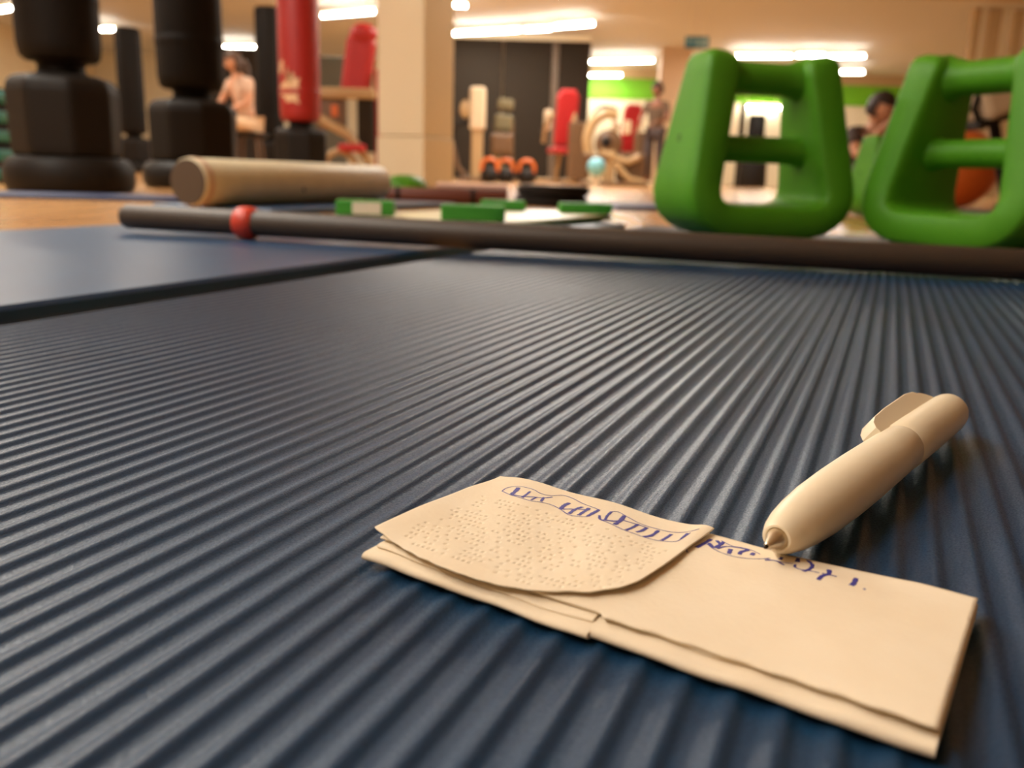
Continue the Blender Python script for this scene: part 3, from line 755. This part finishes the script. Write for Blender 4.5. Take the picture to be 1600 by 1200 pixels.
def cross_trainer():
    c = at(950, 200, 12.2); o = thing('exercise_bike', (c.x, 12.2, 0), 'beige exercise machine with a curved arm, before the lime wall', 'exercise machine')
    tube('arc', spline([(-.24, 0, .42), (-.27, 0, .62), (-.2, 0, .84), (-.04, 0, .95), (.12, 0, .93)], 6), .07, 'frame', o, 12)
    tube('hood', spline([(-.2, .05, .9), (-.08, .05, 1.02), (.1, .05, 1.0)], 5), .045, 'black2', o, 12)
    ball('flywheel', (.02, 0, .56), .19, 'brown_metal', o, (1, .35, 1))
    ball('hub_cap', (-.02, -.07, .58), .07, 'black2', o, (1, .4, 1))
    bar_('handlebar', o, [(-.1, -.05, .45), (.28, -.08, .32), (.44, -.1, .4)], .045, 'frame')
    box('column', (.03, 0, .25), (.16, .12, .46), 'frame', o, .03, taper=1.15)
    bar_('pedal_arm', o, [(.12, -.1, .3), (.3, -.12, .1), (.52, -.12, .05)], .045, 'frame')
    bar_('pedal_arm', o, [(-.34, -.1, .4), (.0, -.1, .36)], .035, 'brown_metal')
    box('console', (.26, -.02, .78), (.1, .06, .18), 'pad_white', o, .02)
    box('base', (.1, 0, .03), (.95, .4, .06), 'brown_metal', o, .02)
    box('guard', (.34, .05, .26), (.4, .1, .4), 'brown_metal', o, .05)
cross_trainer()
def blue_ball():
    c = at(932, 262, 10.5); o = thing('ball_stand', (c.x, 10.5, 0), 'small pale stand under the light blue ball', 'stand')
    zc = c.z
    lathe('stem', [(.05, 0.01), (.04, .03), (.035, max(zc - .115, .04)), (.06, max(zc - .105, .05))], 'pad_white', o, 20)
    lathe('foot_plate', [(.01, .0), (.12, .0), (.12, .012), (.02, .015)], 'pad_white', o, 24)
    b = thing('medicine_ball', (c.x, 10.5, zc + .008), 'light blue ball on a small stand among the machines', 'ball')
    ball('shell', (0, 0, 0), .11, 'sky', b); lathe('seam', [(.1095, -.004), (.1112, 0), (.1095, .004)], 'teal', b, 32)
blue_ball()
# orange gym ball
c = at(1496, 246, 4.9)
ob = thing('gym_ball', (c.x, 4.9, 0), 'big orange gym ball seen through the right green weight', 'ball')
ball('shell', (0, 0, .215), .215, 'orange', ob, seg=40); lathe('valve', [(.012, 0), (.012, .004), (.004, .006)], 'black2', ob, 14, mtx=Matrix.Translation((0, -.2, .31)) @ Matrix.Rotation(R(60), 4, 'X'))
# white tilted bench
def bench():
    c = at(1556, 152, 4.2); o = thing('tilted_bench', (c.x, 4.2, 0), 'white padded bench tilted up on a black frame, at the right edge', 'bench')
    z = c.z; mt = Matrix.Rotation(R(-24), 4, 'Y')
    box('pad', (0, 0, z + .01), (.26, .30, .17), 'pad_white', o, .03, mtx=mt)
    box('pad_board', (.0, .02, z - .09), (.25, .28, .035), 'black2', o, .008, mtx=mt)
    bar_('frame_tube', o, [(-.09, -.12, z + .12), (-.13, -.12, z + .07), (-.14, -.1, z - .06), (-.10, -.08, z - .12), (.15, 0, z - .06)], .016, 'black2')
    bar_('leg', o, [(.06, .1, z - .1), (.2, .12, .02)], .025, 'black2'); bar_('leg', o, [(.1, -.1, z - .08), (.24, -.12, .02)], .025, 'black2')
    bar_('foot_bar', o, [(.2, -.2, .025), (.2, .2, .025)], .025, 'black2')
    box('knob', (-.28, 0, z - .01), (.07, .05, .05), 'black2', o, .015)
    bar_('knob_arm', o, [(-.27, 0, z - .01), (-.1, 0, z - .06)], .012, 'black2')
bench()
# exit sign
def exit_sign():
    A, B = at(1071, 56, 14.6), at(1107, 76, 14.6)
    c = (A + B) / 2; o = thing('exit_sign', c, 'small blue-green exit sign hanging above the left green weight', 'sign')
    w_, h_ = B.x - A.x, A.z - B.z
    box('plate', (0, 0, 0), (w_, .03, h_), 'sign', o, .005)
    for s in (-1, 1): tube('hanger', [(s * w_ * .35, 0, h_ / 2 - .005), (s * w_ * .35, 0, CEIL - c.z)], .008, 'white', o, 8)
    m_ = Matrix.Translation((0, 0, 0))
    # running figure, arrow and door as flat marks
    def mark(pts): 
        v = [(x * w_, -.0165, z * h_) for x, z in pts] + [(x * w_, -.0145, z * h_) for x, z in pts]; n = len(pts)
        f = [tuple(range(n)), tuple(range(2 * n - 1, n - 1, -1))] + [(i, (i + 1) % n, n + (i + 1) % n, n + i) for i in range(n)]
        link('mark', pydata(v, f), 'sign_mark', o)
    mark([(-.42, .1), (-.3, .32), (-.3, .18), (-.16, .18), (-.16, .02), (-.3, .02), (-.3, -.12)])
    mark([(-.06, -.35), (.0, -.35), (.05, -.1), (.1, -.3), (.15, -.28), (.08, .08), (.14, .0), (.17, .05), (.06, .25), (-.02, .25), (-.08, .05), (-.04, .03), (.0, .14)])
    mark([(.24, -.38), (.42, -.38), (.42, .38), (.24, .38)])
exit_sign()
# black bag and dark machine seen through the left weight
def far_bag():
    c = at(1182, 200, 20); o = thing('punch_bag', (c.x, 20, 0), 'tiny far black punch bag seen through the left green weight', 'punch bag', 0, 'free-standing punch bags')
    lathe('base', [(.3, .0), (.32, .05), (.3, .5), (.2, .9)], 'black2', o, 24); lathe('bag', [(.1, .85), (.17, .9), (.19, 1.0), (.19, 1.5), (.15, 1.56)], 'black', o, 24)
    q = at(1159, 200, 21.0); b = thing('coat_post', (q.x, 21, 0), 'thin dark post standing before the far white wall', 'post')
    box('shaft', (0, 0, .95), (.12, .12, 1.88), 'darkwall', b, .01); box('foot_plate', (0, 0, .015), (.3, .3, .03), 'darkwall', b, .005)
far_bag()

# ------------------------------------------------------------------ people
def skin_obj(name, verts, edges, radii, m, parent, root=0, sub=2):
    me = bpy.data.meshes.new('mesh'); me.from_pydata([tuple(v) for v in verts], edges, []); me.update()
    o = link(name, me, m, parent)
    md = o.modifiers.new('skin', 'SKIN'); md.use_smooth_shade = True
    for i, r_ in enumerate(radii):
        sv = me.skin_vertices[0].data[i]; rr_ = r_ if isinstance(r_, tuple) else (r_, r_); sv.radius = rr_; sv.use_root = (i == root)
    s = o.modifiers.new('sub', 'SUBSURF'); s.levels = sub; s.render_levels = sub
    return o
def person(loc, rz, J, label, skin, hair, shirt, pants, longhair=False, s=1.0):
    """J: joints in metres, local frame, person faces -y."""
    o = thing('person', loc, label, 'person', rz); o.scale = (s,) * 3
    V, E, Rd = [], [], []; ix = {}
    def add(k, p, r_): ix[k] = len(V); V.append(Vector(p)); Rd.append(r_)
    def e(a, b): E.append((ix[a], ix[b]))
    add('pelvis', J['pelvis'], (.13, .10)); add('waist', J['waist'], (.115, .09)); add('chest', J['chest'], (.15, .105)); add('neck', J['neck'], (.055, .055)); add('head0', Vector(J['neck']).lerp(Vector(J['head']), .55), (.05, .052))
    for a, b in (('pelvis', 'waist'), ('waist', 'chest'), ('chest', 'neck'), ('neck', 'head0')): e(a, b)
    for sd in ('L', 'R'):
        add('sh' + sd, J['sh' + sd], .052); add('el' + sd, J['el' + sd], .040); add('wr' + sd, J['wr' + sd], .027)
        e('chest', 'sh' + sd); e('sh' + sd, 'el' + sd); e('el' + sd, 'wr' + sd)
        dv = (Vector(J['wr' + sd]) - Vector(J['el' + sd])).normalized(); sx = dv.cross(Vector((0, 0, 1)));
        sx = sx.normalized() if sx.length > .1 else Vector((1, 0, 0))
        pm = Vector(J['wr' + sd]) + dv * .06; add('pa' + sd, pm, (.036, .018)); e('wr' + sd, 'pa' + sd)
        dn = dv.cross(sx).normalized()
        for q, (off, ln) in enumerate(((-.027, .06), (-.009, .075), (.009, .07), (.027, .055))):
            b0 = pm + sx * off + dv * .03; add('f%s%da' % (sd, q), b0, .009); add('f%s%db' % (sd, q), b0 + dv * ln * .55 + dn * .012, .008); add('f%s%dc' % (sd, q), b0 + dv * ln * .8 + dn * .034, .007)
            e('pa' + sd, 'f%s%da' % (sd, q)); e('f%s%da' % (sd, q), 'f%s%db' % (sd, q)); e('f%s%db' % (sd, q), 'f%s%dc' % (sd, q))
        add('th%sa' % sd, pm - sx * .04 - dv * .02, .011); add('th%sb' % sd, pm - sx * .06 + dv * .02 + dn * .01, .009); e('wr' + sd, 'th%sa' % sd); e('th%sa' % sd, 'th%sb' % sd)
        add('hp' + sd, J['hp' + sd], .088); add('kn' + sd, J['kn' + sd], .058); add('an' + sd, J['an' + sd], .038); add('to' + sd, J['to' + sd], (.042, .028))
        e('pelvis', 'hp' + sd); e('hp' + sd, 'kn' + sd); e('kn' + sd, 'an' + sd); e('an' + sd, 'to' + sd)
    skin_obj('body', V, E, Rd, skin, o)
    # head with face
    h = Vector(J['head']); look = Vector(J.get('look', (0, -1, 0))).normalized(); hx = Vector((0, 0, 1)).cross(look * -1).normalized() * -1; hz = look.cross(hx) * -1
    if hz.z < 0: hz = -hz
    HM = Matrix((hx, -look, hz)).transposed().to_4x4(); HM.translation = h
    bm = bmesh.new(); bmesh.ops.create_uvsphere(bm, u_segments=24, v_segments=18, radius=1)
    for v in bm.verts:
        x, y, z = v.co
        k = 1 - .26 * max(0, -z) ** 1.5
        yy = y * .098 * k; xx = x * .076 * k; zz = z * .118
        if y < -.6 and abs(x) < .35 and -.35 < z < .05: yy -= .020 * (1 - abs(x) / .35) * (1 - abs(z + .18) / .25 if abs(z + .18) < .25 else 0)   # nose
        if y < -.5 and .05 < z < .3 and .15 < abs(x) < .6: yy += .007                                   # eye sockets
        v.co = (xx, yy, zz)
    me = bpy.data.meshes.new('mesh'); bm.to_mesh(me); bm.free(); me.transform(HM); hd = link('head', me, skin, o, True)
    for sx_ in (-1, 1):
        ball('eye', HM @ Vector((sx_ * .03, -.084, .018)), .011, 'eye', hd, seg=10)
        ball('ear', HM @ Vector((sx_ * .074, .012, -.005)), .024, skin, hd, (.5, .8, 1.2), 12)
    tube('mouth', [HM @ Vector((-.022, -.080, -.058)), HM @ Vector((0, -.087, -.06)), HM @ Vector((.022, -.080, -.058))], .006, 'lip', hd, 8)
    bm = bmesh.new(); bmesh.ops.create_uvsphere(bm, u_segments=24, v_segments=18, radius=1)
    bmesh.ops.delete(bm, geom=[v for v in bm.verts if (v.co.z < .32 and v.co.y < -.25) or v.co.z < (-.55 if not longhair else -.8)], context='VERTS')
    rng = random.Random(11)
    for v in bm.verts:
        x, y, z = v.co; kk = 1 + .06 * rng.random()
        v.co = (x * .088 * kk, (y * .108 + .006) * kk, (z * .13 + .006) * kk - (.05 * max(0, -z) if longhair else 0))
    bmesh.ops.solidify(bm, geom=bm.faces[:], thickness=.006)
    me = bpy.data.meshes.new('mesh'); bm.to_mesh(me); bm.free(); me.transform(HM); link('hair', me, hair, o, True)
    if longhair:
        b0 = HM @ Vector((0, .11, -.01)); tube('ponytail', spline([b0, b0 + Vector((0, .05, -.06)), b0 + Vector((0, .05, -.2))], 5), .04, hair, o, 12)
    # clothing
    names = ['pelvis', 'waist', 'chest'] ; VV = [Vector(J[k]) for k in names] + [Vector(J['chest']).lerp(Vector(J['neck']), .55)]
    RR_ = [(.14, .115), (.128, .103), (.162, .118), (.08, .075)]; EE = [(0, 1), (1, 2), (2, 3)]
    for sd in ('L', 'R'):
        VV.append(Vector(J['sh' + sd])); RR_.append(.064); EE.append((2, len(VV) - 1)); VV.append(Vector(J['sh' + sd]).lerp(Vector(J['el' + sd]), .6)); RR_.append(.056); EE.append((len(VV) - 2, len(VV) - 1))
    skin_obj('shirt', VV, EE, RR_, shirt, o)
    VV = [Vector(J['pelvis'])]; RR_ = [(.148, .118)]; EE = []
    for sd in ('L', 'R'):
        b = len(VV); VV += [Vector(J['hp' + sd]), Vector(J['kn' + sd]), Vector(J['kn' + sd]).lerp(Vector(J['an' + sd]), .85)]; RR_ += [.1, .07, .052]; EE += [(0, b), (b, b + 1), (b + 1, b + 2)]
    skin_obj('trousers', VV, EE, RR_, pants, o)
    for sd in ('L', 'R'):
        a_, t_ = Vector(J['an' + sd]), Vector(J['to' + sd]); bk = a_ - (t_ - a_).normalized() * .05; bk.z = t_.z
        skin_obj('shoe', [bk, a_ + Vector((0, 0, -.02)), a_.lerp(t_, .5) + Vector((0, 0, -.01)), t_], [(0, 1), (1, 2), (2, 3)], [(.035, .03), (.046, .04), (.045, .034), (.04, .026)], 'cloth_dark', o, sub=1)
    return o
# woman seated, leaning forward, beside the red bag
c = at(384, 200, 9.0)
stool = thing('stool', (c.x + .03, 9.03, 0), 'low dark stool under the seated person by the red bag', 'stool')
lathe('seat', [(.02, .40), (.17, .40), (.185, .41), (.185, .43), (.17, .44), (.02, .44)], 'black2', stool, 28)
for k in range(4): tube('leg', [(.12 * math.cos(k * PI / 2 + .8), .12 * math.sin(k * PI / 2 + .8), .40), (.17 * math.cos(k * PI / 2 + .8), .17 * math.sin(k * PI / 2 + .8), .002)], .014, 'brown_metal', stool, 8)
JS = dict(pelvis=(.02, .03, .64), waist=(0, .0, .82), chest=(-.01, -.05, 1.03), neck=(-.02, -.08, 1.2), head=(-.03, -.12, 1.34), look=(-.5, -.8, -.25),
          shL=(.17, -.05, 1.12), elL=(.2, -.12, .86), wrL=(.06, -.3, .78), shR=(-.18, -.06, 1.12), elR=(-.25, -.16, .88), wrR=(-.16, -.38, .78),
          hpL=(.1, .0, .62), knL=(.16, -.4, .66), anL=(.2, -.46, .1), toL=(.22, -.58, .04), hpR=(-.09, .0, .62), knR=(-.14, -.42, .66), anR=(-.13, -.46, .1), toR=(-.14, -.58, .04))
person((c.x, 9.0, 0), R(-35), JS, 'seated person in pale pink top beside the red punch bag', 'skin', 'hair2', 'cloth_pink', 'cloth_tan', True, .82)
# person standing by the exercise machine
c = at(1024, 200, 13.0)
JW = dict(pelvis=(0, .02, .93), waist=(0, .01, 1.08), chest=(0, -.01, 1.28), neck=(0, -.02, 1.46), head=(0, -.05, 1.61), look=(-.6, -.6, -.1),
          shL=(.17, 0, 1.38), elL=(.22, -.1, 1.12), wrL=(.1, -.3, 1.08), shR=(-.17, 0, 1.38), elR=(-.24, -.1, 1.12), wrR=(-.2, -.32, 1.1),
          hpL=(.09, .02, .9), knL=(.11, -.04, .5), anL=(.12, .04, .09), toL=(.13, -.1, .035), hpR=(-.09, .02, .9), knR=(-.11, -.06, .5), anR=(-.12, .02, .09), toR=(-.13, -.12, .035))
person((c.x, 13.0, 0), R(-20), JW, 'standing person in brown top behind the left green weight', 'skin2', 'hair', 'cloth_brown', 'cloth_dark', False, .84)
# person sitting on the floor between the weights
c = at(1360, 200, 5.9)
JF = dict(pelvis=(0, .05, .12), waist=(0, .03, .26), chest=(0, -.01, .43), neck=(0, -.05, .58), head=(.0, -.10, .70), look=(.55, -.8, -.35),
          shL=(.16, -.02, .52), elL=(.2, -.16, .32), wrL=(.12, -.36, .34), shR=(-.16, -.02, .52), elR=(-.22, -.18, .34), wrR=(-.14, -.3, .52),
          hpL=(.1, .02, .12), knL=(.18, -.38, .42), anL=(.14, -.62, .1), toL=(.15, -.76, .04), hpR=(-.1, .02, .12), knR=(-.18, -.38, .40), anR=(-.14, -.62, .1), toR=(-.15, -.76, .04))
person((c.x, 5.9, 0), R(15), JF, 'dark-haired person in dark top sitting between the two green weights', 'skin', 'hair', 'cloth_dark', 'cloth_dark', False, .84)
